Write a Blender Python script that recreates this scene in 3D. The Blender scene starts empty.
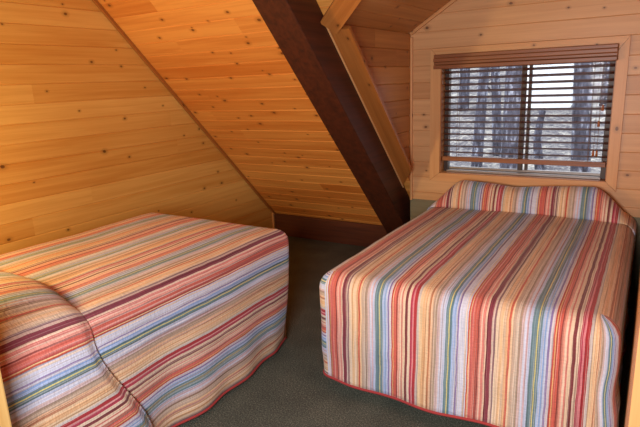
import bpy, bmesh, math, random
from mathutils import Vector, Matrix, noise

random.seed(7)
scene = bpy.context.scene
COL = scene.collection


def lin(r, g, b):
    f = lambda c: (c / 255.0) / 12.92 if c / 255.0 <= 0.04045 else (((c / 255.0) + 0.055) / 1.055) ** 2.4
    return (f(r), f(g), f(b), 1.0)


# ------------------------------------------------------------------ node helpers
class NT:
    def __init__(self, name):
        self.m = bpy.data.materials.new(name)
        self.m.use_nodes = True
        self.t = self.m.node_tree
        self.n = self.t.nodes
        self.b = self.n['Principled BSDF']

    def link(self, a, b):
        self.t.links.new(a, b)

    def put(self, sock, v):
        if hasattr(v, 'is_output'):
            self.link(v, sock)
        else:
            sock.default_value = v

    def math(self, op, a, b=0.0, c=0.0):
        x = self.n.new('ShaderNodeMath')
        x.operation = op
        for i, v in enumerate((a, b, c)):
            self.put(x.inputs[i], v)
        return x.outputs[0]

    def comb(self, x, y, z=0.0):
        c = self.n.new('ShaderNodeCombineXYZ')
        for i, v in enumerate((x, y, z)):
            self.put(c.inputs[i], v)
        return c.outputs[0]

    def uv(self):
        c = self.n.new('ShaderNodeTexCoord')
        s = self.n.new('ShaderNodeSeparateXYZ')
        self.link(c.outputs['UV'], s.inputs[0])
        return s.outputs[0], s.outputs[1]

    def obj(self):
        c = self.n.new('ShaderNodeTexCoord')
        return c.outputs['Object']

    def noise(self, vec, scale, detail=3.0, rough=0.55, dist=0.0):
        x = self.n.new('ShaderNodeTexNoise')
        self.put(x.inputs['Vector'], vec)
        x.inputs['Scale'].default_value = scale
        x.inputs['Detail'].default_value = detail
        x.inputs['Roughness'].default_value = rough
        x.inputs['Distortion'].default_value = dist
        return x.outputs[0]

    def white(self, vec):
        x = self.n.new('ShaderNodeTexWhiteNoise')
        x.noise_dimensions = '3D'
        self.put(x.inputs['Vector'], vec)
        return x.outputs[0], x.outputs[1]

    def ramp(self, fac, stops, interp='LINEAR'):
        x = self.n.new('ShaderNodeValToRGB')
        r = x.color_ramp
        r.interpolation = interp
        while len(r.elements) > 1:
            r.elements.remove(r.elements[-1])
        r.elements[0].position = stops[0][0]
        r.elements[0].color = stops[0][1]
        for p, c in stops[1:]:
            e = r.elements.new(p)
            e.color = c
        self.put(x.inputs[0], fac)
        return x.outputs[0]

    def mix(self, fac, a, b, mode='MIX'):
        x = self.n.new('ShaderNodeMix')
        x.data_type = 'RGBA'
        x.blend_type = mode
        self.put(x.inputs[0], fac)
        self.put(x.inputs[6], a)
        self.put(x.inputs[7], b)
        return x.outputs[2]

    def maprange(self, v, a, b, c=0.0, d=1.0, smooth=True):
        x = self.n.new('ShaderNodeMapRange')
        if smooth:
            x.interpolation_type = 'SMOOTHSTEP'
        self.put(x.inputs[0], v)
        x.inputs[1].default_value = a
        x.inputs[2].default_value = b
        x.inputs[3].default_value = c
        x.inputs[4].default_value = d
        return x.outputs[0]

    def bump(self, h, strength, dist=0.01):
        x = self.n.new('ShaderNodeBump')
        x.inputs['Strength'].default_value = strength
        x.inputs['Distance'].default_value = dist
        self.link(h, x.inputs['Height'])
        self.link(x.outputs[0], self.b.inputs['Normal'])

    def rough(self, v, spec=0.5):
        self.b.inputs['Roughness'].default_value = v
        self.b.inputs['Specular IOR Level'].default_value = spec

    def color(self, c):
        self.put(self.b.inputs['Base Color'], c)


def pine(name, light, dark, w=0.118, seed=0.0, knots=0.4, boards=True, rough=0.42, var=0.46):
    """knotty pine; UV is metres, u along the grain, v across the boards"""
    t = NT(name)
    u, v = t.uv()
    if boards:
        bi = t.math('FLOOR', t.math('DIVIDE', v, w))
    else:
        bi = 0.0
    r1, _ = t.white(t.comb(bi, seed, 3.3))
    seg = t.math('FLOOR', t.math('DIVIDE', t.math('ADD', u, t.math('MULTIPLY', r1, 9.0)), 4.6)) if boards else 0.0
    r2, rc = t.white(t.comb(bi, seg, seed + 1.7))
    uo = t.math('ADD', u, t.math('MULTIPLY', r2, 31.0))
    # broad figure, grain lines, fine fibre
    g1 = t.noise(t.comb(t.math('MULTIPLY', uo, 1.1), t.math('MULTIPLY', v, 26.0), t.math('MULTIPLY', r2, 9.0)), 1.0, 3.0, 0.5, 0.6)
    g2 = t.noise(t.comb(t.math('MULTIPLY', uo, 3.0), t.math('MULTIPLY', v, 190.0), seed), 1.0, 2.0, 0.6)
    f = t.math('ADD', t.math('MULTIPLY', g1, 0.9), t.math('MULTIPLY', g2, 0.35))
    f = t.math('ADD', f, t.math('MULTIPLY', t.math('SUBTRACT', r2, 0.5), var))
    c = t.ramp(f, [(0.32, dark), (0.62, tuple(0.5 * (a + b) for a, b in zip(light, dark))), (0.9, light)])
    # knots
    vo = t.n.new('ShaderNodeTexVoronoi')
    vo.voronoi_dimensions = '2D'
    vo.inputs['Scale'].default_value = 1.0
    wob = t.math('MULTIPLY', t.math('SUBTRACT', t.noise(t.comb(t.math('MULTIPLY', uo, 60.0), t.math('MULTIPLY', v, 60.0)), 1.0, 1.0), 0.5), 0.04)
    t.link(t.comb(t.math('ADD', t.math('DIVIDE', u, 0.19), t.math('ADD', seed, wob)), t.math('ADD', t.math('DIVIDE', v, 0.135), seed)), vo.inputs['Vector'])
    sc = t.n.new('ShaderNodeSeparateColor')
    t.link(vo.outputs['Color'], sc.inputs[0])
    rad = t.math('ADD', 0.03, t.math('MULTIPLY', sc.outputs[1], 0.05))
    d = t.math('DIVIDE', vo.outputs['Distance'], rad)
    has = t.math('LESS_THAN', sc.outputs[0], knots)
    core = t.math('MULTIPLY', has, t.maprange(d, 0.65, 1.15, 1.0, 0.0))
    halo = t.math('MULTIPLY', has, t.maprange(d, 0.9, 3.2, 1.0, 0.0))
    c = t.mix(t.math('MULTIPLY', halo, 0.42), c, tuple(0.55 * x for x in dark[:3]) + (1,))
    c = t.mix(t.math('MULTIPLY', core, 0.8), c, lin(86, 46, 20))
    t.color(c)
    t.rough(rough, 0.45)
    t.bump(f, 0.06, 0.004)
    return t.m


def plain_wood(name, c1, c2, rough=0.5, along=0, scale=3.0, spec=0.4):
    t = NT(name)
    s = [34.0, 34.0, 34.0]
    s[along] = 1.6
    mp = t.n.new('ShaderNodeMapping')
    mp.inputs['Scale'].default_value = s
    t.link(t.obj(), mp.inputs[0])
    g = t.noise(mp.outputs[0], 1.0, 4.0, 0.6, 0.4)
    t.color(t.ramp(g, [(0.3, c1), (0.7, c2)]))
    t.rough(rough, spec)
    t.bump(g, 0.1, 0.003)
    return t.m


def flat(name, c, rough=0.5, metal=0.0, spec=0.5):
    t = NT(name)
    g = t.noise(t.obj(), 40.0, 2.0)
    c2 = tuple(0.8 * x for x in c[:3]) + (1,)
    t.color(t.mix(g, c2, c))
    t.rough(rough, spec)
    t.b.inputs['Metallic'].default_value = metal
    return t.m


# ------------------------------------------------------------------ striped cloth
PERIOD = 0.712
LAV = (204, 211, 236)
PATTERN = [
    (0.000, LAV), (0.018, (226, 208, 196)), (0.026, LAV), (0.030, (196, 84, 66)), (0.036, (232, 196, 140)),
    (0.040, (200, 92, 88)), (0.054, (216, 116, 104)), (0.060, (200, 92, 80)), (0.073, (140, 62, 60)), (0.079, (224, 150, 138)),
    (0.087, (232, 190, 172)), (0.092, (216, 128, 120)), (0.103, (230, 200, 176)), (0.111, (128, 54, 70)), (0.132, (206, 180, 168)),
    (0.140, (132, 98, 108)), (0.148, (228, 204, 178)), (0.163, (230, 190, 148)), (0.178, (234, 204, 172)), (0.190, (228, 182, 140)),
    (0.200, (198, 92, 74)), (0.209, (232, 196, 156)), (0.217, (192, 166, 148)), (0.230, (210, 192, 176)), (0.240, (164, 142, 126)),
    (0.251, (206, 182, 186)), (0.262, LAV), (0.272, (206, 176, 190)), (0.279, (182, 196, 230)), (0.290, (104, 138, 152)), (0.312, (206, 200, 130)),
    # second ramp from 0.317
    (0.317, (96, 130, 146)), (0.329, (166, 192, 236)), (0.340, (132, 166, 222)), (0.347, (192, 206, 236)), (0.356, (126, 112, 174)),
    (0.363, (210, 204, 216)), (0.375, (186, 62, 58)), (0.382, (226, 170, 118)), (0.386, (206, 92, 80)), (0.402, (140, 62, 58)),
    (0.407, (226, 150, 134)), (0.418, (236, 206, 184)), (0.428, (206, 120, 112)), (0.434, (230, 204, 176)), (0.447, (120, 54, 60)),
    (0.460, (226, 206, 184)), (0.472, (172, 52, 78)), (0.483, (214, 130, 140)), (0.490, (168, 44, 54)), (0.505, (204, 196, 194)),
    (0.517, (228, 198, 160)), (0.532, (230, 184, 138)), (0.550, (234, 200, 162)), (0.561, (176, 116, 84)), (0.570, (226, 180, 144)),
    (0.579, (190, 166, 146)), (0.594, (160, 140, 124)), (0.602, (208, 186, 190)), (0.616, LAV), (0.634, (176, 192, 228)),
    # third ramp from 0.644
    (0.644, (98, 132, 146)), (0.657, (214, 206, 130)), (0.662, (88, 124, 142)), (0.672, (160, 188, 236)), (0.682, (130, 164, 222)),
    (0.689, (200, 206, 228)), (0.697, (124, 108, 170)), (0.703, LAV)]


def soften(c):
    return tuple(0.90 * x + 0.10 * m for x, m in zip(c, (206, 184, 172)))


def striped_cloth(name, offset, scale=1.0):
    t = NT(name)
    u, v = t.uv()
    wob = t.math('MULTIPLY', t.math('SUBTRACT', t.noise(t.comb(t.math('MULTIPLY', u, 6.0), t.math('MULTIPLY', v, 9.0)), 1.0, 2.0), 0.5), 0.008)
    p = t.math('WRAP', t.math('ADD', t.math('ADD', t.math('MULTIPLY', u, scale), offset), wob), PERIOD, 0.0)
    cuts = [0.0, 0.317, 0.644, PERIOD]
    outs = []
    for i in range(3):
        a, b = cuts[i], cuts[i + 1]
        st = [((q - a) / (b - a), lin(*soften(c))) for q, c in PATTERN if a <= q < b - 1e-6]
        fac = t.math('DIVIDE', t.math('SUBTRACT', p, a), b - a)
        outs.append(t.ramp(fac, st, 'CONSTANT'))
    c = t.mix(t.math('GREATER_THAN', p, cuts[1]), outs[0], outs[1])
    c = t.mix(t.math('GREATER_THAN', p, cuts[2]), c, outs[2])
    # single warp threads, weft threads and a worn unevenness
    th = t.noise(t.comb(t.math('MULTIPLY', u, 330.0), t.math('MULTIPLY', v, 5.0)), 1.0, 1.0)
    we = t.noise(t.comb(t.math('MULTIPLY', u, 30.0), t.math('MULTIPLY', v, 260.0)), 1.0, 1.0)
    k = t.math('ADD', t.math('MULTIPLY', t.math('SUBTRACT', th, 0.5), 1.0), t.math('MULTIPLY', t.math('SUBTRACT', we, 0.5), 0.3))
    k = t.math('ADD', 0.96, k)
    # narrow dark pinstripes between the wide bands
    pin = t.noise(t.comb(t.math('MULTIPLY', u, 150.0), t.math('MULTIPLY', v, 0.6), 4.2), 1.0, 1.0)
    c = t.mix(t.maprange(pin, 0.56, 0.66, 0.0, 0.55), c, lin(150, 104, 100), 'MULTIPLY')
    pin2 = t.noise(t.comb(t.math('MULTIPLY', u, 190.0), t.math('MULTIPLY', v, 0.6), 9.1), 1.0, 1.0)
    c = t.mix(t.maprange(pin2, 0.56, 0.66, 0.0, 0.35), c, lin(242, 230, 220))
    g = t.n.new('ShaderNodeVectorMath')
    g.operation = 'SCALE'
    t.link(c, g.inputs[0])
    t.link(k, g.inputs['Scale'])
    t.color(g.outputs[0])
    t.rough(0.9, 0.15)
    t.b.inputs['Sheen Weight'].default_value = 0.15
    # puckered quilting
    q = t.noise(t.comb(t.math('MULTIPLY', u, 42.0), t.math('MULTIPLY', v, 95.0)), 1.0, 2.0, 0.6)
    t.bump(q, 0.55, 0.006)
    return t.m


# ------------------------------------------------------------------ mesh helpers
def link_mesh(name, bm, mat, parent=None, smooth=False, angle=None):
    me = bpy.data.meshes.new(name)
    bm.normal_update()
    bm.to_mesh(me)
    bm.free()
    o = bpy.data.objects.new(name, me)
    COL.objects.link(o)
    me.materials.append(mat)
    if smooth:
        for p in me.polygons:
            p.use_smooth = True
    if parent:
        o.parent = parent
    return o


def struct(o):
    o['kind'] = 'structure'
    return o


def tag(o, label, cat, group=None, kind=None):
    o['label'] = label
    o['category'] = cat
    if group:
        o['group'] = group
    if kind:
        o['kind'] = kind
    return o


def empty(name, loc=(0, 0, 0)):
    o = bpy.data.objects.new(name, None)
    o.location = loc
    o.empty_display_size = 0.1
    COL.objects.link(o)
    return o


def bm_box(bm, lo, hi, bev=0.0, grain=None):
    """box with optional bevel; UV along the longest side"""
    uvl = bm.loops.layers.uv.verify()
    sub = bmesh.new()
    r = bmesh.ops.create_cube(sub, size=1.0)
    lo, hi = Vector(lo), Vector(hi)
    c, s = (lo + hi) / 2, hi - lo
    for v in sub.verts:
        v.co = Vector((v.co.x * s.x + c.x, v.co.y * s.y + c.y, v.co.z * s.z + c.z))
    if bev:
        bmesh.ops.bevel(sub, geom=list(sub.edges), offset=bev, segments=2, affect='EDGES', profile=0.5)
    ax = grain if grain is not None else max(range(3), key=lambda i: s[i])
    su = sub.loops.layers.uv.verify()
    sub.normal_update()
    oth = [i for i in range(3) if i != ax]
    for f in sub.faces:
        n = [abs(x) for x in f.normal]
        cr = oth[0] if n[oth[0]] < n[oth[1]] else oth[1]
        for l in f.loops:
            l[su].uv = (l.vert.co[ax] + c[oth[0]] * 3, l.vert.co[cr] + c[ax] * 0.7)
    me = bpy.data.meshes.new('tmp')
    sub.to_mesh(me)
    sub.free()
    bm.from_mesh(me)
    bpy.data.meshes.remove(me)
    return bm


def box(name, lo, hi, mat, parent=None, bev=0.0, grain=None):
    return link_mesh(name, bm_box(bmesh.new(), lo, hi, bev, grain), mat, parent)


def prism_between(bm, a, b, wdir, w, h, up, uoff=0.0):
    """bar from a to b: width w along wdir (centred), height h along up (from 0)"""
    uvl = bm.loops.layers.uv.verify()
    a, b, wdir, up = Vector(a), Vector(b), Vector(wdir).normalized(), Vector(up).normalized()
    L = (b - a).length
    vs = []
    for e in (a, b):
        for (sw, sh) in ((-.5, 0), (.5, 0), (.5, 1), (-.5, 1)):
            vs.append(bm.verts.new(e + wdir * (sw * w) + up * (sh * h)))
    fs = []
    for q in ((0, 1, 5, 4), (1, 2, 6, 5), (2, 3, 7, 6), (3, 0, 4, 7), (3, 2, 1, 0), (4, 5, 6, 7)):
        fs.append(bm.faces.new([vs[i] for i in q]))
    ax = (b - a).normalized()
    for k, f in enumerate(fs):
        for l in f.loops:
            p = l.vert.co - a
            l[uvl].uv = (p.dot(ax) + uoff, (p.dot(wdir) if k in (0, 2) else p.dot(up)) + uoff * 1.3 + k * 0.4)
    bmesh.ops.recalc_face_normals(bm, faces=fs)
    return bm


def tube(bm, pts, r, seg=8, r2=None, cap=True):
    pts = [Vector(p) for p in pts]
    rings = []
    n = len(pts)
    prev = None
    for i, p in enumerate(pts):
        d = (pts[min(i + 1, n - 1)] - pts[max(i - 1, 0)]).normalized()
        if prev is None:
            a = d.orthogonal().normalized()
        else:
            a = (prev - d * prev.dot(d)).normalized()
        prev = a
        b = d.cross(a)
        rr = r if r2 is None else r + (r2 - r) * i / (n - 1)
        rings.append([bm.verts.new(p + (a * math.cos(2 * math.pi * k / seg) + b * math.sin(2 * math.pi * k / seg)) * rr) for k in range(seg)])
    for i in range(n - 1):
        for k in range(seg):
            bm.faces.new((rings[i][k], rings[i][(k + 1) % seg], rings[i + 1][(k + 1) % seg], rings[i + 1][k]))
    if cap:
        bm.faces.new(rings[0][::-1])
        bm.faces.new(rings[-1])
    return bm


def board_face(bm, origin, ud, vd, nd, u0, u1, v0, v1, clips, w=0.118, groove=0.005, ch=0.0045):
    """tongue and groove boards as real v-grooved relief, clipped by planes (co, no): the side no points to is cut away"""
    origin, ud, vd, nd = Vector(origin), Vector(ud).normalized(), Vector(vd).normalized(), Vector(nd).normalized()
    sub = bmesh.new()
    k0, k1 = math.floor(v0 / w + 1e-6), math.ceil(v1 / w - 1e-6)
    for k in range(k0, k1):
        prof = [(k * w, -groove), (k * w + ch, 0), ((k + 1) * w - ch, 0), ((k + 1) * w, -groove)]
        for (a, da), (b, db) in zip(prof, prof[1:]):
            q = [origin + ud * uu + vd * vv + nd * dd for uu, vv, dd in ((u0, a, da), (u1, a, da), (u1, b, db), (u0, b, db))]
            f = sub.faces.new([sub.verts.new(p) for p in q])
    allc = list(clips) + [(origin + vd * v1, vd), (origin + vd * v0, -vd)]
    for co, no in allc:
        bmesh.ops.bisect_plane(sub, geom=list(sub.verts) + list(sub.edges) + list(sub.faces), plane_co=co, plane_no=no, clear_outer=True)
    su = sub.loops.layers.uv.verify()
    for f in sub.faces:
        cv = (f.calc_center_median() - origin).dot(vd)
        for l in f.loops:
            p = l.vert.co - origin
            vv = p.dot(vd)
            kk = math.floor(cv / w)
            vv = min(max(vv, kk * w + 1e-4), (kk + 1) * w - 1e-4)
            l[su].uv = (p.dot(ud), vv)
        f.normal_update()
        if f.normal.dot(nd) < 0:
            f.normal_flip()
    me = bpy.data.meshes.new('tmp')
    sub.to_mesh(me)
    sub.free()
    bm.loops.layers.uv.verify()
    bm.from_mesh(me)
    bpy.data.meshes.remove(me)
    return bm


# ------------------------------------------------------------------ materials
PL, PD = lin(222, 166, 108), lin(184, 116, 62)
M_left = pine('pine_boards_gable', lin(238, 190, 106), lin(214, 152, 70), seed=1.3, knots=0.3)
M_slope = pine('pine_boards_roof', lin(236, 166, 84), lin(204, 120, 48), seed=4.1, knots=0.45)
M_win = pine('pine_boards_window_wall', lin(216, 166, 116), lin(190, 136, 88), seed=7.7, knots=0.22)
M_cheek = pine('pine_boards_dormer', lin(192, 132, 68), lin(158, 98, 44), seed=9.2, knots=0.35)  # the dormer's weaker light is put into this deeper pine colour
M_part = pine('pine_boards_partition', lin(214, 156, 98), lin(186, 120, 66), seed=5.5, knots=0.25, boards=False)
M_trim = pine('pine_trim', lin(228, 178, 122), lin(206, 146, 92), seed=2.9, knots=0.16, boards=False)
M_trim_dark = pine('pine_trim_amber', lin(190, 124, 62), lin(156, 94, 42), seed=6.4, knots=0.2, boards=False)
M_post = pine('pine_post', lin(222, 186, 120), lin(196, 150, 86), seed=8.4, knots=0.1, boards=False)
M_beam = plain_wood('dark_stained_beam', lin(54, 25, 14), lin(84, 40, 21), 0.55, 1)
M_knee = plain_wood('dark_stained_board', lin(76, 36, 20), lin(104, 54, 30), 0.6, 0)
M_blind = plain_wood('blind_wood', lin(78, 38, 20), lin(110, 58, 30), 0.4, 0, spec=0.5)
M_rail = plain_wood('blind_rail_wood', lin(122, 68, 36), lin(158, 98, 56), 0.4, 0, spec=0.5)
M_frame = flat('window_frame_bronze', lin(70, 56, 50), 0.45, 0.3)
M_track = flat('window_track_aluminium', lin(150, 140, 136), 0.4, 0.7)
M_cord = flat('blind_cord', lin(120, 90, 70), 0.8)
M_tassel = flat('tassel_wood', lin(176, 104, 52), 0.4)
M_bind = flat('coral_binding', lin(178, 62, 62), 0.9)
M_matt = flat('mattress_ticking', lin(205, 200, 190), 0.9)
M_base = flat('bed_base_fabric', lin(46, 42, 40), 0.9)
M_lower = plain_wood('olive_lower_wall', lin(112, 104, 80), lin(128, 118, 92), 0.7, 0)
M_plaster = flat('painted_wall', lin(214, 200, 178), 0.9)

t = NT('dark_carpet')
o_ = t.obj()
n1 = t.noise(o_, 150.0, 2.0, 0.75)
n2 = t.noise(o_, 5.0, 3.0)
f_ = t.math('ADD', t.math('MULTIPLY', n1, 0.85), t.math('MULTIPLY', n2, 0.15))
t.color(t.ramp(f_, [(0.3, lin(46, 50, 46)), (0.52, lin(96, 100, 90)), (0.72, lin(160, 160, 142))]))
t.rough(0.95, 0.1)
t.bump(n1, 0.8, 0.01)
M_carpet = t.m

t = NT('window_glass')
t.n.remove(t.b)
tr = t.n.new('ShaderNodeBsdfTransparent')
tr.inputs[0].default_value = (0.93, 0.95, 0.97, 1)
gl = t.n.new('ShaderNodeBsdfGlossy')
gl.inputs['Roughness'].default_value = 0.02
mx = t.n.new('ShaderNodeMixShader')
mx.inputs[0].default_value = 0.004
t.link(tr.outputs[0], mx.inputs[1])
t.link(gl.outputs[0], mx.inputs[2])
t.link(mx.outputs[0], t.n['Material Output'].inputs[0])
M_glass = t.m

# ------------------------------------------------------------------ room
XL = -3.3
SA, SB = 4.587, 0.9693                        # roof slope: y = SA - SB z
SLN = Vector((0, -1, -SB)).normalized()        # into the room
SLU = Vector((0, -SB, 1)).normalized()         # up the slope
YW = 3.86                                      # window wall
DXL, DXR = -1.567, 0.020                        # dormer cheeks
EZ, RK = 1.870, 0.62                            # dormer eave height and rake
RX = -0.786
CZ = 2.74
YB, XR = -2.0, 1.7
KY = SA - SB * 0.222                           # knee board


def sl(x, z, off=0.0):
    return Vector((x, SA - SB * z, z)) + SLN * off


# floor
bm = bmesh.new()
bm_box(bm, (XL - 0.1, YB - 0.1, -0.1), (XR + 0.1, 4.5, 0.0))
struct(link_mesh('floor', bm, M_carpet))

# left gable wall
bm = bmesh.new()
board_face(bm, (XL, 0, -0.045), (0, 1, 0), (0, 0, 1), (1, 0, 0), YB, 4.6, 0.0, CZ + 0.045,
           [(sl(0, 1.0), -SLN)])
struct(link_mesh('wall_left', bm, M_left))

# main roof slope, left of the dormer and above it
bm = bmesh.new()
L = math.hypot(1, SB)
org = Vector((0, SA, 0))
board_face(bm, org, (1, 0, 0), SLU, SLN, XL, DXL, 0.222 * L, CZ * L, [])
valA = sl(DXL, EZ)
valB = sl(RX, EZ + RK * (RX - DXL))
valR = sl(DXR, EZ)
vl = (valB - valA)
cutL = vl.cross(SLN).normalized()
if cutL.dot(SLU) > 0:
    cutL = -cutL
vr = (valB - valR)
cutR = vr.cross(SLN).normalized()
if cutR.dot(SLU) > 0:
    cutR = -cutR
board_face(bm, org, (1, 0, 0), SLU, SLN, DXL, RX, EZ * L, CZ * L, [(valA, cutL)])
board_face(bm, org, (1, 0, 0), SLU, SLN, RX, DXR, EZ * L, CZ * L, [(valR, cutR)])
board_face(bm, org, (1, 0, 0), SLU, SLN, DXR, XR, 0.222 * L, CZ * L, [])
struct(link_mesh('ceiling_slope', bm, M_slope))

# flat ceiling behind
box_c = box('ceiling', (XL - 0.1, YB - 0.1, CZ), (XR + 0.1, SA - SB * CZ + 0.05, CZ + 0.1), M_knee)
struct(box_c)
struct(box('wall_back', (XL - 0.1, YB - 0.1, 0), (XR + 0.1, YB, CZ), M_knee))
bm = bmesh.new()
board_face(bm, (XR, 0, 0), (0, 1, 0), (0, 0, 1), (-1, 0, 0), YB, 4.6, 0.0, CZ, [(sl(0, 1.0), -SLN)])
struct(link_mesh('wall_right', bm, M_knee))

# knee board at the foot of the slope
bm = bmesh.new()
bm_box(bm, (XL + 0.002, KY - 0.028, 0.0), (DXL + 0.02, KY + 0.02, 0.228), 0.004)
k = link_mesh('baseboard_back', bm, M_knee)
struct(k)

# window wall with opening
WX0, WX1, WZ0, WZ1 = -1.330, -0.216, 0.847, 1.662
bm = bmesh.new()
apex = Vector((RX, YW, EZ + RK * (RX - DXL)))
eL, eR = Vector((DXL, YW, EZ)), Vector((DXR, YW, EZ))
nL = Vector((-RK, 0, 1)).normalized()
nR = Vector((RK, 0, 1)).normalized()
A = ((DXL, DXR), (0, 0, 0))
for (x0, x1, z0, z1) in ((DXL, WX0, 0.628, 2.6), (WX1, DXR, 0.628, 2.6), (WX0, WX1, 0.628, WZ0), (WX0, WX1, WZ1, 2.6)):
    board_face(bm, (0, YW, -0.02), (1, 0, 0), (0, 0, 1), (0, -1, 0), x0, x1, z0 + 0.02, z1 + 0.02, [(eL, nL), (eR, nR)], groove=0.0035, ch=0.003)
struct(link_mesh('wall_back_window', bm, M_win))
bm = bm_box(bmesh.new(), (DXL, YW - 0.004, 0.0), (DXR, YW + 0.02, 0.628), 0, 0)
bm_box(bm, (DXL, YW, 0.0), (DXL + 0.012, 4.6, 0.8))  # unseen return panel, added to stop daylight leaking in behind the slope
struct(link_mesh('wall_back_lower', bm, M_lower))

# dormer cheek and dormer ceiling
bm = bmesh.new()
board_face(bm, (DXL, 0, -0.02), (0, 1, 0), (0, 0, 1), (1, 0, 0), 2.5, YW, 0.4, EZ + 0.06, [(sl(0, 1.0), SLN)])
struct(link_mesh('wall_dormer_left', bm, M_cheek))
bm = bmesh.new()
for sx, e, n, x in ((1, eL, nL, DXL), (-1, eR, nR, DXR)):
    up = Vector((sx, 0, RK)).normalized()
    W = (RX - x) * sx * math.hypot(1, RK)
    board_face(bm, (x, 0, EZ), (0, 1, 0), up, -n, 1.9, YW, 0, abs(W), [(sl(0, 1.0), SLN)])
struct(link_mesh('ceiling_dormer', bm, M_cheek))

# partition along the right bed
bm = bm_box(bmesh.new(), (DXR, 1.3, 0), (DXR + 0.1, YW, CZ), 0, 2)
struct(link_mesh('wall_partition', bm, M_part))

# trims: window casing, corner battens, rake strips, gable corner strip
cw = 0.075
trim_n = [0]


def trim(bm, mat):
    trim_n[0] += 1
    return struct(link_mesh('trim_%d' % trim_n[0], bm, mat))


def casing(pts, mat, y0, y1):
    """four mitred casing boards round the window"""
    bm = bmesh.new()
    uvl = bm.loops.layers.uv.verify()
    (x0, x1, z0, z1), (X0, X1, Z0, Z1) = pts
    inn = [(x0, z0), (x1, z0), (x1, z1), (x0, z1)]
    out = [(X0, Z0), (X1, Z0), (X1, Z1), (X0, Z1)]
    g = 0.0012
    for i in range(4):
        j = (i + 1) % 4
        q = [inn[i], inn[j], out[j], out[i]]
        cx = sum(p[0] for p in q) / 4
        cz = sum(p[1] for p in q) / 4
        horiz = i in (0, 2)
        vs = []
        for y in (y0, y1):
            for (x, z) in q:
                if horiz:
                    x += g if x < cx else -g
                else:
                    z += g if z < cz else -g
                vs.append(bm.verts.new((x, y, z)))
        fs = [bm.faces.new([vs[a] for a in f]) for f in ((0, 1, 2, 3), (4, 5, 6, 7), (0, 1, 5, 4), (1, 2, 6, 5), (2, 3, 7, 6), (3, 0, 4, 7))]
        for f in fs:
            for l in f.loops:
                c = l.vert.co
                l[uvl].uv = ((c.x if horiz else c.z) + i * 1.7, (c.z if horiz else c.x) + i * 0.31)
        bmesh.ops.recalc_face_normals(bm, faces=fs)
    return bm


window = empty('window_1', ((WX0 + WX1) / 2, YW, WZ0))
window['kind'] = 'structure'
wl = window.location.copy()


def wobj(o):
    o.parent = window
    o.matrix_parent_inverse = Matrix.Translation(-wl)
    return o


wobj(link_mesh('window_casing', casing(((WX0, WX1, WZ0, WZ1), (WX0 - cw, WX1 + 0.062, WZ0 - 0.06, WZ1 + 0.085)), None, YW - 0.02, YW + 0.004), M_trim))
# jamb lining
JD = 0.13
bm = bmesh.new()
bm_box(bm, (WX0 - 0.012, YW - 0.012, WZ0 - 0.012), (WX0 + 0.006, YW + JD, WZ1 + 0.012))
bm_box(bm, (WX1 - 0.006, YW - 0.012, WZ0 - 0.012), (WX1 + 0.012, YW + JD, WZ1 + 0.012))
bm_box(bm, (WX0, YW - 0.012, WZ0 - 0.012), (WX1, YW + JD, WZ0 + 0.004))
bm_box(bm, (WX0, YW - 0.012, WZ1 - 0.004), (WX1, YW + JD, WZ1 + 0.012))
wobj(link_mesh('jamb_lining', bm, M_trim_dark))
# slider frame
fy0, fy1 = YW + 0.065, YW + 0.115
fx0, fx1, fz0, fz1 = WX0 + 0.006, WX1 - 0.006, WZ0 + 0.004, WZ1 - 0.004
mxx = fx0 + (fx1 - fx0) * 0.515
bm = bmesh.new()
bm_box(bm, (fx0, fy0, fz0), (fx0 + 0.032, fy1, fz1), 0.003)
bm_box(bm, (fx1 - 0.036, fy0, fz0), (fx1, fy1, fz1), 0.003)
bm_box(bm, (fx0, fy0, fz1 - 0.03), (fx1, fy1, fz1), 0.003)
wobj(link_mesh('window_frame', bm, M_frame))
bm = bmesh.new()
bm_box(bm, (fx0 + 0.03, fy0 - 0.03, fz0), (fx1 - 0.03, fy1, fz0 + 0.016), 0.003)
bm_box(bm, (fx0 + 0.03, fy0 + 0.02, fz0 + 0.016), (fx1 - 0.03, fy1, fz0 + 0.034), 0.003)
wobj(link_mesh('window_track', bm, M_track))
bm = bmesh.new()
bm_box(bm, (mxx - 0.03, fy0 + 0.004, fz0 + 0.03), (mxx + 0.002, fy1 - 0.02, fz1 - 0.028), 0.003)
bm_box(bm, (mxx + 0.014, fy0 + 0.02, fz0 + 0.03), (mxx + 0.034, fy1, fz1 - 0.028), 0.003)
wobj(link_mesh('meeting_stile', bm, M_frame))
for a, b, yy in ((fx0 + 0.03, mxx - 0.028, fy0 + 0.018), (mxx + 0.032, fx1 - 0.034, fy0 + 0.036)):
    wobj(box('pane', (a, yy, fz0 + 0.03), (b, yy + 0.005, fz1 - 0.026), M_glass))

# corner batten between cheek and window wall
trim(bm_box(bmesh.new(), (DXL + 0.001, YW - 0.02, 0.62), (DXL + 0.02, YW - 0.001, EZ - 0.03), 0.004), M_trim)
# rake strips below the dormer ceiling
bm = bmesh.new()
prism_between(bm, eL + Vector((0.0, -0.014, 0)), apex + Vector((0, -0.014, 0)), (0, 1, 0), 0.022, 0.02, -nL)
trim(bm, M_trim)
bm = bmesh.new()
prism_between(bm, eR + Vector((0.0, -0.014, 0)), apex + Vector((0, -0.014, 0)), (0, 1, 0), 0.022, 0.02, -nR, 2.2)
trim(bm, M_trim)
# strip in the corner of gable wall and slope
bm = bmesh.new()
prism_between(bm, sl(XL + 0.012, 0.23, 0.0), sl(XL + 0.012, CZ, 0.0), (1, 0, 0), 0.022, 0.022, SLN)
trim(bm, M_trim_dark)
# little upright where knee board meets the gable wall
trim(bm_box(bmesh.new(), (XL + 0.001, KY - 0.05, 0.0), (XL + 0.02, KY - 0.029, 0.25), 0.003), M_trim)

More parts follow.
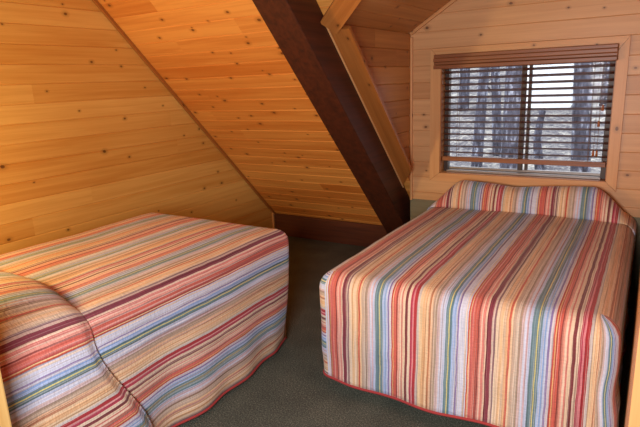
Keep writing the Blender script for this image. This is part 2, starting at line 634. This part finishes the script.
# casing board along the slope edge of the dormer, and the valley casing above it
BX0, BX1, BD = -1.840, -1.631, 0.229
TX0, TX1 = BX1 + 0.001, -1.497
bm = bmesh.new()
ca, cb = sl((TX0 + TX1) / 2, 0.50, 0.001), sl((TX0 + TX1) / 2, EZ - 0.02, 0.001)
prism_between(bm, ca, cb, (1, 0, 0), TX1 - TX0, 0.024, SLN, 0.6)
bmesh.ops.bisect_plane(bm, geom=list(bm.verts) + list(bm.edges) + list(bm.faces), plane_co=(-1.497, 3.70, 0), plane_no=(0.70, 0.63, 0), clear_outer=True)
bmesh.ops.holes_fill(bm, edges=[e for e in bm.edges if e.is_boundary], sides=0)
trim(bm, M_trim_dark)
bm = bmesh.new()
prism_between(bm, sl(TX0 + 0.006, 0.735, 0.026), sl(TX0 + 0.006, EZ + 0.02, 0.026), (1, 0, 0), 0.011, 0.006, SLN, 1.6)
trim(bm, M_trim)
# valley casings (left and right of the dormer ridge)
for P0, P1, cc, side in ((valA, valB, cutL, 1), (valR, valB, cutR, -1)):
    bm = bmesh.new()
    d = (P1 - P0).normalized()
    off = -cc * 0.03
    prism_between(bm, P0 + off + SLN * 0.001 - d * 0.02, P1 + off + SLN * 0.001, cc, 0.115, 0.055, SLN, 3.1)
    trim(bm, M_trim_dark)

# ------------------------------------------------------------------ roof beam
bm = bmesh.new()
zb = 0.02
a, b = sl((BX0 + BX1) / 2, 0.0), sl((BX0 + BX1) / 2, CZ)
prism_between(bm, a, b, (1, 0, 0), BX1 - BX0, BD, SLN)
bmesh.ops.bisect_plane(bm, geom=list(bm.verts) + list(bm.edges) + list(bm.faces), plane_co=(0, 0, 0.0), plane_no=(0, 0, -1), clear_outer=True)
bmesh.ops.bisect_plane(bm, geom=list(bm.verts) + list(bm.edges) + list(bm.faces), plane_co=(0, 0, CZ), plane_no=(0, 0, 1), clear_outer=True)
bmesh.ops.holes_fill(bm, edges=[e for e in bm.edges if e.is_boundary], sides=0)
bmesh.ops.subdivide_edges(bm, edges=[e for e in bm.edges if e.calc_length() > 1.0], cuts=24)
sharp = [e for e in bm.edges if len(e.link_faces) == 2 and e.calc_face_angle(0) > 0.5]
bmesh.ops.bevel(bm, geom=sharp, offset=0.006, segments=2, affect='EDGES', profile=0.5)
beam = link_mesh('roof_beam', bm, M_beam)
tag(beam, 'dark brown stained timber beam running down the sloping pine ceiling', 'beam')

# ------------------------------------------------------------------ post at the lower left
post = link_mesh('wooden_post', bm_box(bmesh.new(), (-1.605, 0.59, 0.0), (-1.535, 0.684, CZ - 0.001), 0.006, 2), M_post)
tag(post, 'pale pine upright post at the head of the left bed', 'post')


# ------------------------------------------------------------------ beds and bedspreads
def smooth01(x):
    x = min(max(x, 0.0), 1.0)
    return x * x * (3 - 2 * x)


def fbm(x, y, s=1.0, seed=0.0):
    return noise.fractal(Vector((x * s + seed, y * s - seed, seed * 0.37)), 1.0, 2.0, 3)


def square(a):
    return (abs(math.cos(a)) ** 3.2 + abs(math.sin(a)) ** 3.2) ** (-1 / 3.2)


def spread_mesh(w, Lc, zt, zh, r, disp, top_disp, seed):
    """bedspread without its pillow end, in bed coordinates: foot at y=0, head towards +y"""
    bm = bmesh.new()
    uvl = bm.loops.layers.uv.verify()
    hw = w / 2
    nx, ny, nc, na, nd = 44, 52, 9, 5, 18
    xs = [-hw + r + (w - 2 * r) * i / nx for i in range(nx + 1)]
    ys = [r + (Lc - r) * j / ny for j in range(ny + 1)]
    top = [[bm.verts.new((x, y, zt + top_disp(x, y))) for y in ys] for x in xs]

    def quad(vs, uvs):
        f = bm.faces.new(vs)
        for l, q in zip(f.loops, uvs):
            l[uvl].uv = q
        f.smooth = True

    for i in range(nx):
        for j in range(ny):
            quad((top[i][j], top[i + 1][j], top[i + 1][j + 1], top[i][j + 1]),
                 [(xs[a], ys[b]) for a, b in ((i, j), (i + 1, j), (i + 1, j + 1), (i, j + 1))])
    # perimeter columns
    cols = []
    for j in range(ny, -1, -1):
        cols.append((top[0][j], Vector((-1, 0)), 'L', 0.0))
    for c in range(1, nc):
        a = math.pi / 2 * c / nc
        cols.append((top[0][0], Vector((-math.cos(a), -math.sin(a))) * square(a), 'L' if a < 1.25 else 'F', a))
    for i in range(0, nx + 1):
        cols.append((top[i][0], Vector((0, -1)), 'F', 0.0))
    for c in range(1, nc):
        a = math.pi / 2 * c / nc
        cols.append((top[nx][0], Vector((math.sin(a), -math.cos(a))) * square(a), 'F', a))
    for j in range(0, ny + 1):
        cols.append((top[nx][j], Vector((1, 0)), 'R', 0.0))
    drop = zt - r - zh
    prof = [(r * math.sin(math.pi / 2 * k / na), r * (1 - math.cos(math.pi / 2 * k / na)), r * math.pi / 2 * k / na) for k in range(1, na + 1)]
    prof += [(r, r + drop * k / nd, r * math.pi / 2 + drop * k / nd) for k in range(1, nd + 1)]
    grid = []
    arc = 0.0
    prevp = None
    for (v0, d, reg, a) in cols:
        base = v0.co.copy()
        q0 = Vector((base.x, base.y)) + d * r
        if prevp is not None:
            arc += (q0 - prevp).length
        prevp = q0
        col = [(v0, Vector((base.x, base.y)), 0.0)]
        for (o, dz, al) in prof:
            p = Vector((base.x, base.y)) + d * o
            q = max(0.0, (dz - r) / drop)
            dd = disp(p, d, q, arc)
            col.append((bm.verts.new((p.x + dd[0], p.y + dd[1], base.z - dz * (1 + (base.z - zt) / zt) + dd[2])), p, al))
        grid.append((col, reg))

    def uvof(e, reg):
        v, p, al = e
        if reg == 'F' and p.x > hw - r + 1e-5:
            ang = math.atan2(p.x - (hw - r), max(1e-6, r - p.y))
            return (hw - r + 2.5 * r * ang, r - al)
        if reg == 'L':
            return (-hw + r - al, p.y)
        if reg == 'R':
            return (hw - r + al, p.y)
        return (p.x, r - al)

    hem = []
    for ci in range(len(grid) - 1):
        A, ra = grid[ci]
        B, rb = grid[ci + 1]
        reg = ra if ra == rb else 'F'
        if ra == 'R' or rb == 'R' and ra == 'R':
            reg = 'R'
        if ra == 'L' and rb == 'L':
            reg = 'L'
        for k in range(len(A) - 1):
            vs = [A[k], A[k + 1], B[k + 1], B[k]]
            ids = []
            for e in vs:
                if e[0] not in [x[0] for x in ids]:
                    ids.append(e)
            if len(ids) < 3:
                continue
            quad([e[0] for e in ids], [uvof(e, reg) for e in ids])
    hem = [g[0][-1][0].co.copy() for g in grid]
    bmesh.ops.recalc_face_normals(bm, faces=bm.faces)
    return bm, hem


def pillow_mesh(w, y_edge, L, zt, zh, r, bump, side_out, seed):
    """the pillow end of the spread: one cloth from hem over the pillow to hem, edge at y_edge(s)"""
    bm = bmesh.new()
    uvl = bm.loops.layers.uv.verify()
    hw = w / 2
    drop = zt - r - zh
    S = []
    nd, na, nx, nt = 16, 5, 48, 30
    for k in range(nd, 0, -1):
        S.append((-1, drop * k / nd, None))
    for k in range(na, 0, -1):
        S.append((-2, math.pi / 2 * k / na, None))
    for i in range(nx + 1):
        S.append((0, -hw + r + (w - 2 * r) * i / nx, None))
    for k in range(1, na + 1):
        S.append((2, math.pi / 2 * k / na, None))
    for k in range(1, nd + 1):
        S.append((1, drop * k / nd, None))
    rows = []
    for (reg, q, _) in S:
        if reg == 0:
            x, z, u, dz, nxn = q, 0.0, q, 0.0, 0.0
        else:
            sg = -1 if reg < 0 else 1
            if abs(reg) == 2:
                x, z, u, dz, nxn = sg * (hw - r + r * math.sin(q)), -r * (1 - math.cos(q)), sg * (hw - r + r * q), 0.0, sg * math.sin(q)
            else:
                x, z, u, dz, nxn = sg * hw, -r - q, sg * (hw - r + r * math.pi / 2 + q), q, sg
        ye = y_edge(x, dz / drop)
        row = []
        for j in range(nt + 1):
            tt = (j / nt) ** 1.5
            y = ye + (L - ye) * tt
            h = bump(x, y - ye, L - ye)
            kk = 1.0 - smooth01(dz / (drop * 0.6))
            edge = smooth01((y - ye) / 0.05)
            px = x + nxn * side_out(y - ye, dz / drop) * (0.35 + 0.65 * edge)
            pz = zt + z + h * kk * (1 if reg == 0 or abs(reg) == 2 else kk) + 0.006 * (1 if abs(reg) != 1 else 0) * edge
            row.append((bm.verts.new((px, y, pz)), (u, y + 0.02)))
        rows.append(row)
    for row, (reg, q, _) in zip(rows, S):      # the head end is turned down behind the pillow
        v, uv = row[-1]
        low = min(v.co.z, zt - 0.16) if abs(reg) != 1 else v.co.z - 0.002
        x = v.co.x if abs(reg) != 1 else v.co.x * 0.985
        row.append((bm.verts.new((x, v.co.y + 0.004, low)), (uv[0], uv[1] + 0.25)))
    nt += 1
    for a, b in zip(rows, rows[1:]):
        for j in range(nt):
            f = bm.faces.new((a[j][0], b[j][0], b[j + 1][0], a[j + 1][0]))
            for l, e in zip(f.loops, (a[j], b[j], b[j + 1], a[j + 1])):
                l[uvl].uv = e[1]
            f.smooth = True
    bmesh.ops.recalc_face_normals(bm, faces=bm.faces)
    hemA = [e[0].co.copy() for e in rows[0]]
    hemB = [e[0].co.copy() for e in rows[-1]][:-1]
    hemA = hemA[:-1]
    return bm, hemA, hemB


def solid(o, th=0.007):
    m = o.modifiers.new('cloth thickness', 'SOLIDIFY')
    m.thickness = th
    m.offset = -1.0


def make_bed(loc, rz, w, L, zt, bname):
    bed = empty('bed', loc)
    bed.rotation_euler = (0, 0, rz)
    hw = w / 2 - 0.05
    box('bed_base', (-hw, 0.06, 0.10), (hw, L - 0.03, zt - 0.27), M_base, bed, 0.015)
    box('mattress', (-hw, 0.06, zt - 0.265), (hw, L - 0.03, zt - 0.035), M_matt, bed, 0.05)
    for sx in (-1, 1):
        for yy in (0.16, L - 0.16):
            b = bmesh.new()
            tube(b, [(sx * (hw - 0.1), yy, 0.0), (sx * (hw - 0.1), yy, 0.105)], 0.025, 12)
            link_mesh('leg', b, M_base, bed)
    return bed


# ---- right bed: foot towards the camera
W2, L2, ZT2 = 1.334, 1.74, 0.634
B2 = Vector((-0.689, 2.092, 0))
CR2 = 1.527
bed2 = make_bed(B2, 0, W2, L2, ZT2, 'right')
tag(bed2, 'low bed beneath the window, hidden under its striped spread', 'bed')


def disp2(p, d, q, arc):
    f = 0.010 * q * math.sin(arc * 15.0 + 1.0) + 0.012 * q * fbm(arc, q, 2.4, 3.0)
    dx, dy, dz = d.x * f, d.y * f, 0.0
    if d.y < -0.3:                     # front
        dy -= 0.03 * q * math.exp(-((p.x - 0.02) / 0.35) ** 2)
        dz += 0.008 * q * math.sin(p.x * 5.0)
    if d.x > 0.2 and p.y < 0.5:        # bunched right front corner
        k = smooth01((q - 0.06) / 0.4) * smooth01((0.5 - p.y) / 0.4)
        dx += 0.010 * q * d.x
        dx += 0.007 * math.sin(q * 8.0 + 1.2) * k
    if d.y < -0.3:                     # pipe fold beside the right corner
        dy += 0.032 * smooth01((q - 0.15) / 0.4) * math.exp(-((p.x - (W2 / 2 - 0.095)) / 0.035) ** 2)
    return dx, dy, dz


def top2(x, y):
    return 0.012 * (1 - (2 * x / W2) ** 2) * smooth01(y / 0.25) + 0.006 * fbm(x, y, 2.6, 1.0) * smooth01(y / 0.1)


def bump2(x, dy, ln):
    t = dy / ln
    lobe = 0.82 + 0.18 * abs(math.sin((x + 0.08) * 2.6))
    end = smooth01((0.648 - abs(x)) / 0.24) ** 0.8
    rise = math.sqrt(max(0.0, 1 - (1 - min(t / 0.5, 1.0)) ** 2))
    fall = 1 - 0.5 * smooth01((t - 0.55) / 0.45)
    return 0.19 * lobe * end * rise * fall + 0.005 * fbm(x, dy, 4.0, 2.0) * rise


M_cloth2 = striped_cloth('striped_cloth_right', 0.637, 1 / 0.975)
bm, hem2 = spread_mesh(W2, CR2 + 0.015, ZT2, 0.075, 0.085, disp2, top2, 1)
sp2 = link_mesh('bedspread', bm, M_cloth2)
sp2.location = B2
solid(sp2)
tag(sp2, 'multicoloured striped bedspread on the right bed under the window', 'bedspread', 'striped bedspreads')
bm, hA, hB = pillow_mesh(W2, lambda x, q: CR2 + 0.006 * math.sin(x * 9), L2, ZT2 + 0.004, 0.09, 0.07, bump2, lambda dy, q: 0.004, 2)
pc2 = link_mesh('pillow_cover', bm, M_cloth2, sp2)
solid(pc2)
b = bmesh.new()
tube(b, hem2, 0.007, 6)
link_mesh('hem_binding', b, M_bind, sp2, True)

# ---- left bed: foot away from the camera, along the gable wall
W1, L1, ZT1 = 1.16, 1.95, 0.738
B1 = Vector((-2.300, 2.43, 0))
CR1 = 1.235
bed1 = make_bed(B1, math.pi, W1, L1, ZT1, 'left')
tag(bed1, 'bed along the left gable wall, hidden under its striped spread', 'bed')


def disp1(p, d, q, arc):
    f = 0.012 * q * math.sin(arc * 11.0 + 0.4) + 0.016 * q * fbm(arc, q, 2.2, 7.0)
    dx, dy, dz = d.x * f, d.y * f, 0.0
    if d.x < 0:
        near = smooth01((0.35 - p.y) / 0.4)
        dx = -d.x * (0.012 * q + 0.055 * q * q * near) + dx * (1 - near)
        dx += d.x * 0.014 * q * q * math.sin(p.y * 17.0) * (1 - near)
        dy = dy * 0.2 + 0.05 * q * q * near
    return dx, dy, dz


def top1(x, y):
    return 0.012 * (1 - (2 * x / W1) ** 2) * smooth01(y / 0.25) + 0.006 * fbm(x, y, 2.3, 5.0) * smooth01(y / 0.1)


def bump1(x, dy, ln):
    end = smooth01((0.59 - abs(x)) / 0.22)
    t = dy / ln
    return (0.07 * end + 0.015) * math.sqrt(max(0.0, 1 - (1 - min(t / 0.5, 1.0)) ** 2)) * (1 - 0.35 * smooth01((t - 0.6) / 0.4))


def yedge1(x, q):
    k = smooth01((-x - 0.10) / 0.5)
    return CR1 + 0.10 * k - 0.21 * smooth01(q * 1.1) * (1 if x < 0 else 0)


M_cloth1 = striped_cloth('striped_cloth_left', 0.68)
bm, hem1 = spread_mesh(W1, CR1 + 0.13, ZT1, 0.03, 0.075, disp1, top1, 5)
sp1 = link_mesh('bedspread', bm, M_cloth1)
sp1.location = B1
sp1.rotation_euler = (0, 0, math.pi)
solid(sp1)
tag(sp1, 'multicoloured striped bedspread on the left bed against the pine gable wall', 'bedspread', 'striped bedspreads')
bm, hA, hB = pillow_mesh(W1, yedge1, L1, ZT1 + 0.006, 0.035, 0.085, bump1, lambda dy, q: 0.028 + 0.03 * q + 0.012 * q * math.sin(dy * 14.0), 6)
pc1 = link_mesh('pillow_cover', bm, M_cloth1, sp1)
solid(pc1)
b = bmesh.new()
tube(b, hem1, 0.007, 6)
tube(b, hA, 0.007, 6)
link_mesh('hem_binding', b, M_bind, sp1, True)

# ------------------------------------------------------------------ blind
bl = empty('window_blind', (-0.8, YW - 0.02, 1.7))
tag(bl, 'brown wooden venetian blind hanging open in the window', 'blind')
bo = bl.location.copy()


def bobj(o):
    o.parent = bl
    o.matrix_parent_inverse = Matrix.Translation(-bo)
    return o


bx0, bx1 = WX0 - 0.037, WX1 + 0.004
bm = bmesh.new()
for z0, z1, y in ((1.604, 1.630, -0.072), (1.632, 1.652, -0.062), (1.652, 1.678, -0.076), (1.678, 1.702, -0.066)):
    bm_box(bm, (bx0, YW + y, z0), (bx1, YW - 0.021, z1), 0.004)
bobj(link_mesh('valance', bm, M_rail))
slx0, slx1 = WX0 + 0.012, WX1 - 0.012
ns = 14
sbot, stop = 1.001, 1.578
smesh = None
for i in range(ns):
    z = sbot + (stop - sbot) * i / (ns - 1)
    if smesh is None:
        bm = bmesh.new()
        bm_box(bm, (slx0, -0.024, -0.0016), (slx1, 0.024, 0.0016), 0.0008)
        so = link_mesh('slat', bm, M_blind)
        smesh = so.data
    else:
        so = bpy.data.objects.new('slat', smesh)
        COL.objects.link(so)
    so.location = (0, YW + 0.035, z)
    so.rotation_euler = (math.radians(-19), 0, 0)
    bobj(so)
bobj(box('head_rail', (slx0, YW + 0.005, 1.60), (slx1, YW + 0.06, 1.655), M_blind, None, 0.003))
bobj(box('bottom_rail', (slx0, YW + 0.008, 0.938), (slx1, YW + 0.062, 0.971), M_rail, None, 0.003))
for fx in (0.10, 0.5, 0.9):
    x = slx0 + (slx1 - slx0) * fx
    bm = bmesh.new()
    tube(bm, [(x, YW + 0.009, 0.95), (x, YW + 0.009, 1.6)], 0.0013, 6)
    tube(bm, [(x, YW + 0.061, 0.95), (x, YW + 0.061, 1.6)], 0.0013, 6)
    bobj(link_mesh('ladder_cord', bm, M_cord))
for x, z in ((-0.272, 1.335), (-0.287, 1.235), (-0.305, 1.045), (-0.285, 1.045)):
    bm = bmesh.new()
    tube(bm, [(x, YW - 0.004, z), (x, YW - 0.004, 1.61)], 0.0012, 6)
    co = bobj(link_mesh('lift_cord', bm, M_cord))
    bm = bmesh.new()
    tube(bm, [(x, YW - 0.004, z + 0.004), (x, YW - 0.004, z - 0.012), (x, YW - 0.004, z - 0.034)], 0.005, 10, 0.0085)
    tl = link_mesh('tassel', bm, M_tassel, co, True)

# ------------------------------------------------------------------ outside
t = NT('leaf_litter')
o_ = t.obj()
a_ = t.noise(o_, 2.2, 5.0, 0.7)
b_ = t.noise(o_, 14.0, 3.0, 0.7)
t.color(t.ramp(t.math('ADD', t.math('MULTIPLY', a_, 0.5), t.math('MULTIPLY', b_, 0.5)),
               [(0.38, lin(62, 60, 68)), (0.5, lin(112, 106, 108)), (0.62, lin(180, 172, 160))]))
t.rough(0.95, 0.1)
M_litter = t.m
t = NT('bark')
mp = t.n.new('ShaderNodeMapping')
mp.inputs['Scale'].default_value = (9, 9, 2.5)
t.link(t.obj(), mp.inputs[0])
a_ = t.noise(mp.outputs[0], 1.6, 5.0, 0.7)
t.color(t.ramp(a_, [(0.36, lin(52, 48, 54)), (0.55, lin(92, 90, 102)), (0.68, lin(176, 178, 190))]))
t.rough(0.9, 0.2)
M_bark = t.m
M_white = flat('white_siding', lin(250, 250, 252), 0.7)
M_roof = flat('grey_shingle', lin(90, 92, 100), 0.9)
t = NT('dry_foliage')
a_ = t.noise(t.obj(), 3.0, 4.0, 0.7)
t.color(t.ramp(a_, [(0.35, lin(70, 74, 84)), (0.55, lin(140, 132, 140)), (0.7, lin(190, 184, 176))]))
t.rough(0.9, 0.1)
M_leaf = t.m


def ground_z(x, y):
    return -0.62 + 0.165 * max(0.0, y - 5.0) + 0.12 * noise.noise(Vector((x * 0.4, y * 0.4, 0)))


bm = bmesh.new()
gx, gy = 40, 50
g = [[None] * (gy + 1) for _ in range(gx + 1)]
for i in range(gx + 1):
    for j in range(gy + 1):
        x = -18 + 30 * i / gx
        y = 4.6 + 30 * j / gy
        g[i][j] = bm.verts.new((x, y, ground_z(x, y)))
for i in range(gx):
    for j in range(gy):
        f = bm.faces.new((g[i][j], g[i + 1][j], g[i + 1][j + 1], g[i][j + 1]))
        f.smooth = True
struct(link_mesh('ground', bm, M_litter))


def tree(x, y, r, h, label, seed, lean=(0, 0), branches=6, crown=False, low=1.2):
    rnd = random.Random(seed)
    z0 = ground_z(x, y) - 0.1
    e = empty('tree', (x, y, z0))
    tag(e, label, 'tree', 'trees outside the window')
    bm = bmesh.new()
    pts = []
    for i in range(12):
        q = i / 11
        pts.append((lean[0] * q + 0.04 * math.sin(q * 5 + seed), lean[1] * q, h * q))
    tube(bm, pts, r * 1.08, 14, r * 0.6)
    link_mesh('trunk', bm, M_bark, e, True)
    for k in range(branches):
        q = low / h + (0.75 - low / h) * (k + rnd.random()) / branches
        a = rnd.uniform(0, 2 * math.pi)
        p = Vector((lean[0] * q, lean[1] * q, h * q))
        d = Vector((0.55 * math.cos(a), 0.3 * math.sin(a), rnd.uniform(0.5, 0.9)))
        ln = rnd.uniform(0.5, 1.1)
        bm = bmesh.new()
        q3 = p + d * ln + Vector((0, 0, 0.2))
        tube(bm, [p, p + d * ln * 0.5 + Vector((rnd.uniform(-.1, .1), 0, rnd.uniform(-.1, .1))), q3], r * 0.28, 8, r * 0.08)
        for s in range(5):
            qq = rnd.uniform(0.3, 1.0)
            b0 = p + d * ln * qq
            b1 = b0 + Vector((rnd.uniform(-.5, .5), rnd.uniform(-.3, .3), rnd.uniform(-.1, .5)))
            tube(bm, [b0, (b0 + b1) / 2 + Vector((0, 0, 0.04)), b1], r * 0.07, 6, r * 0.03)
        link_mesh('branch', bm, M_bark, e, True)
    return e


tree(-2.29, 8.5, 0.084, 5.0, 'slim grey trunk seen at the far left of the window glass', 11, (0.1, 0), 5, low=1.6)
tree(-2.26, 9.7, 0.08, 5.0, 'slim forked trunk left of the thick speckled trunk outside the window', 12, (-0.5, 0), 8, low=1.0)
tree(-1.60, 7.4, 0.145, 6.0, 'thick speckled trunk just left of the window meeting stile', 13, (0.05, 0), 3, low=2.8)
tree(-1.42, 8.6, 0.075, 1.12, 'short broken trunk just right of the window meeting stile', 14, (0.02, 0), 0)
tree(-0.80, 8.2, 0.125, 6.0, 'thick blue grey trunk behind the right window pane', 15, (-0.08, 0), 3, low=2.8)
tree(-3.9, 13.0, 0.12, 6.0, 'distant trunk on the slope behind the left window pane', 16, (0.2, 0), 6, low=1.2)
tree(-0.9, 13.5, 0.10, 6.0, 'distant trunk on the slope near the right window edge', 17, (0.2, 0), 6, low=1.2)

# white outbuilding on the slope
sx0, sx1, sy = -2.75, -1.60, 13.4
she = empty('outbuilding', ((sx0 + sx1) / 2, sy, 0.5))
tag(she, 'small white outbuilding on the slope, bright between two trunks', 'building')
so_ = she.location.copy()
bm = bm_box(bmesh.new(), (sx0, sy, 0.4), (sx1, sy + 1.6, 2.6))
o = link_mesh('wall', bm, M_white, she)
o.matrix_parent_inverse = Matrix.Translation(-so_)
bm = bmesh.new()
prism_between(bm, (sx0 - 0.1, sy + 0.8, 2.55), (sx1 + 0.1, sy + 0.8, 2.55), (0, 1, 0), 1.9, 0.12, (0, 0, 1))
o = link_mesh('roof', bm, M_roof, she)
o.matrix_parent_inverse = Matrix.Translation(-so_)

# ------------------------------------------------------------------ light
w = bpy.data.worlds.new('World')
scene.world = w
w.use_nodes = True
bg = w.node_tree.nodes['Background']
bg.inputs[0].default_value = (0.88, 0.94, 1.0, 1)
bg.inputs[1].default_value = 3.2


def lamp(name, kind, loc, energy, color, size=0.2, size_y=None, rot=None, target=None):
    d = bpy.data.lights.new(name, kind)
    d.energy = energy
    d.color = color
    if kind == 'AREA':
        d.shape = 'RECTANGLE'
        d.size = size
        d.size_y = size_y or size
    elif kind != 'SUN':
        d.shadow_soft_size = size
    o = bpy.data.objects.new(name, d)
    o.location = loc
    if target is not None:
        o.rotation_euler = (Vector(target) - Vector(loc)).to_track_quat('-Z', 'Y').to_euler()
    COL.objects.link(o)
    return o


lamp('bedside_lamp_light', 'POINT', (-2.72, 0.42, 1.30), 80, (1.0, 0.66, 0.24), 0.12)
lamp('camera_key_light', 'AREA', (-0.42, -0.2, 1.32), 62, (1.0, 0.97, 0.96), 0.7, 0.7, target=(-0.95, 2.4, 0.9))  # added soft key light beside the camera, no window stands there

# ------------------------------------------------------------------ camera
cam_d = bpy.data.cameras.new('camera')
cam = bpy.data.objects.new('camera', cam_d)
COL.objects.link(cam)
yaw, pit, rol, foc = -0.5590767752671822, -0.24245700552990884, 0.0405811694766559, 532.398
sa, ca = math.sin(yaw), math.cos(yaw)
sb, cb = math.sin(pit), math.cos(pit)
fwd = Vector((sa * cb, ca * cb, sb))
right = Vector((ca, -sa, 0))
down = fwd.cross(right)
r2 = right * math.cos(rol) + down * math.sin(rol)
d2 = -right * math.sin(rol) + down * math.cos(rol)
m = Matrix((r2, -d2, -fwd)).transposed().to_4x4()
m.translation = Vector((0, 0, 1.55))
cam.matrix_world = m
cam_d.sensor_fit = 'HORIZONTAL'
cam_d.sensor_width = 36.0
cam_d.lens = foc / 640.0 * 36.0
cam_d.clip_start = 0.02
scene.camera = cam

vs = scene.view_settings
vs.view_transform = 'Standard'
vs.look = 'None'
vs.gamma = 1.0
vs.use_curve_mapping = False
vs.exposure = 0.0
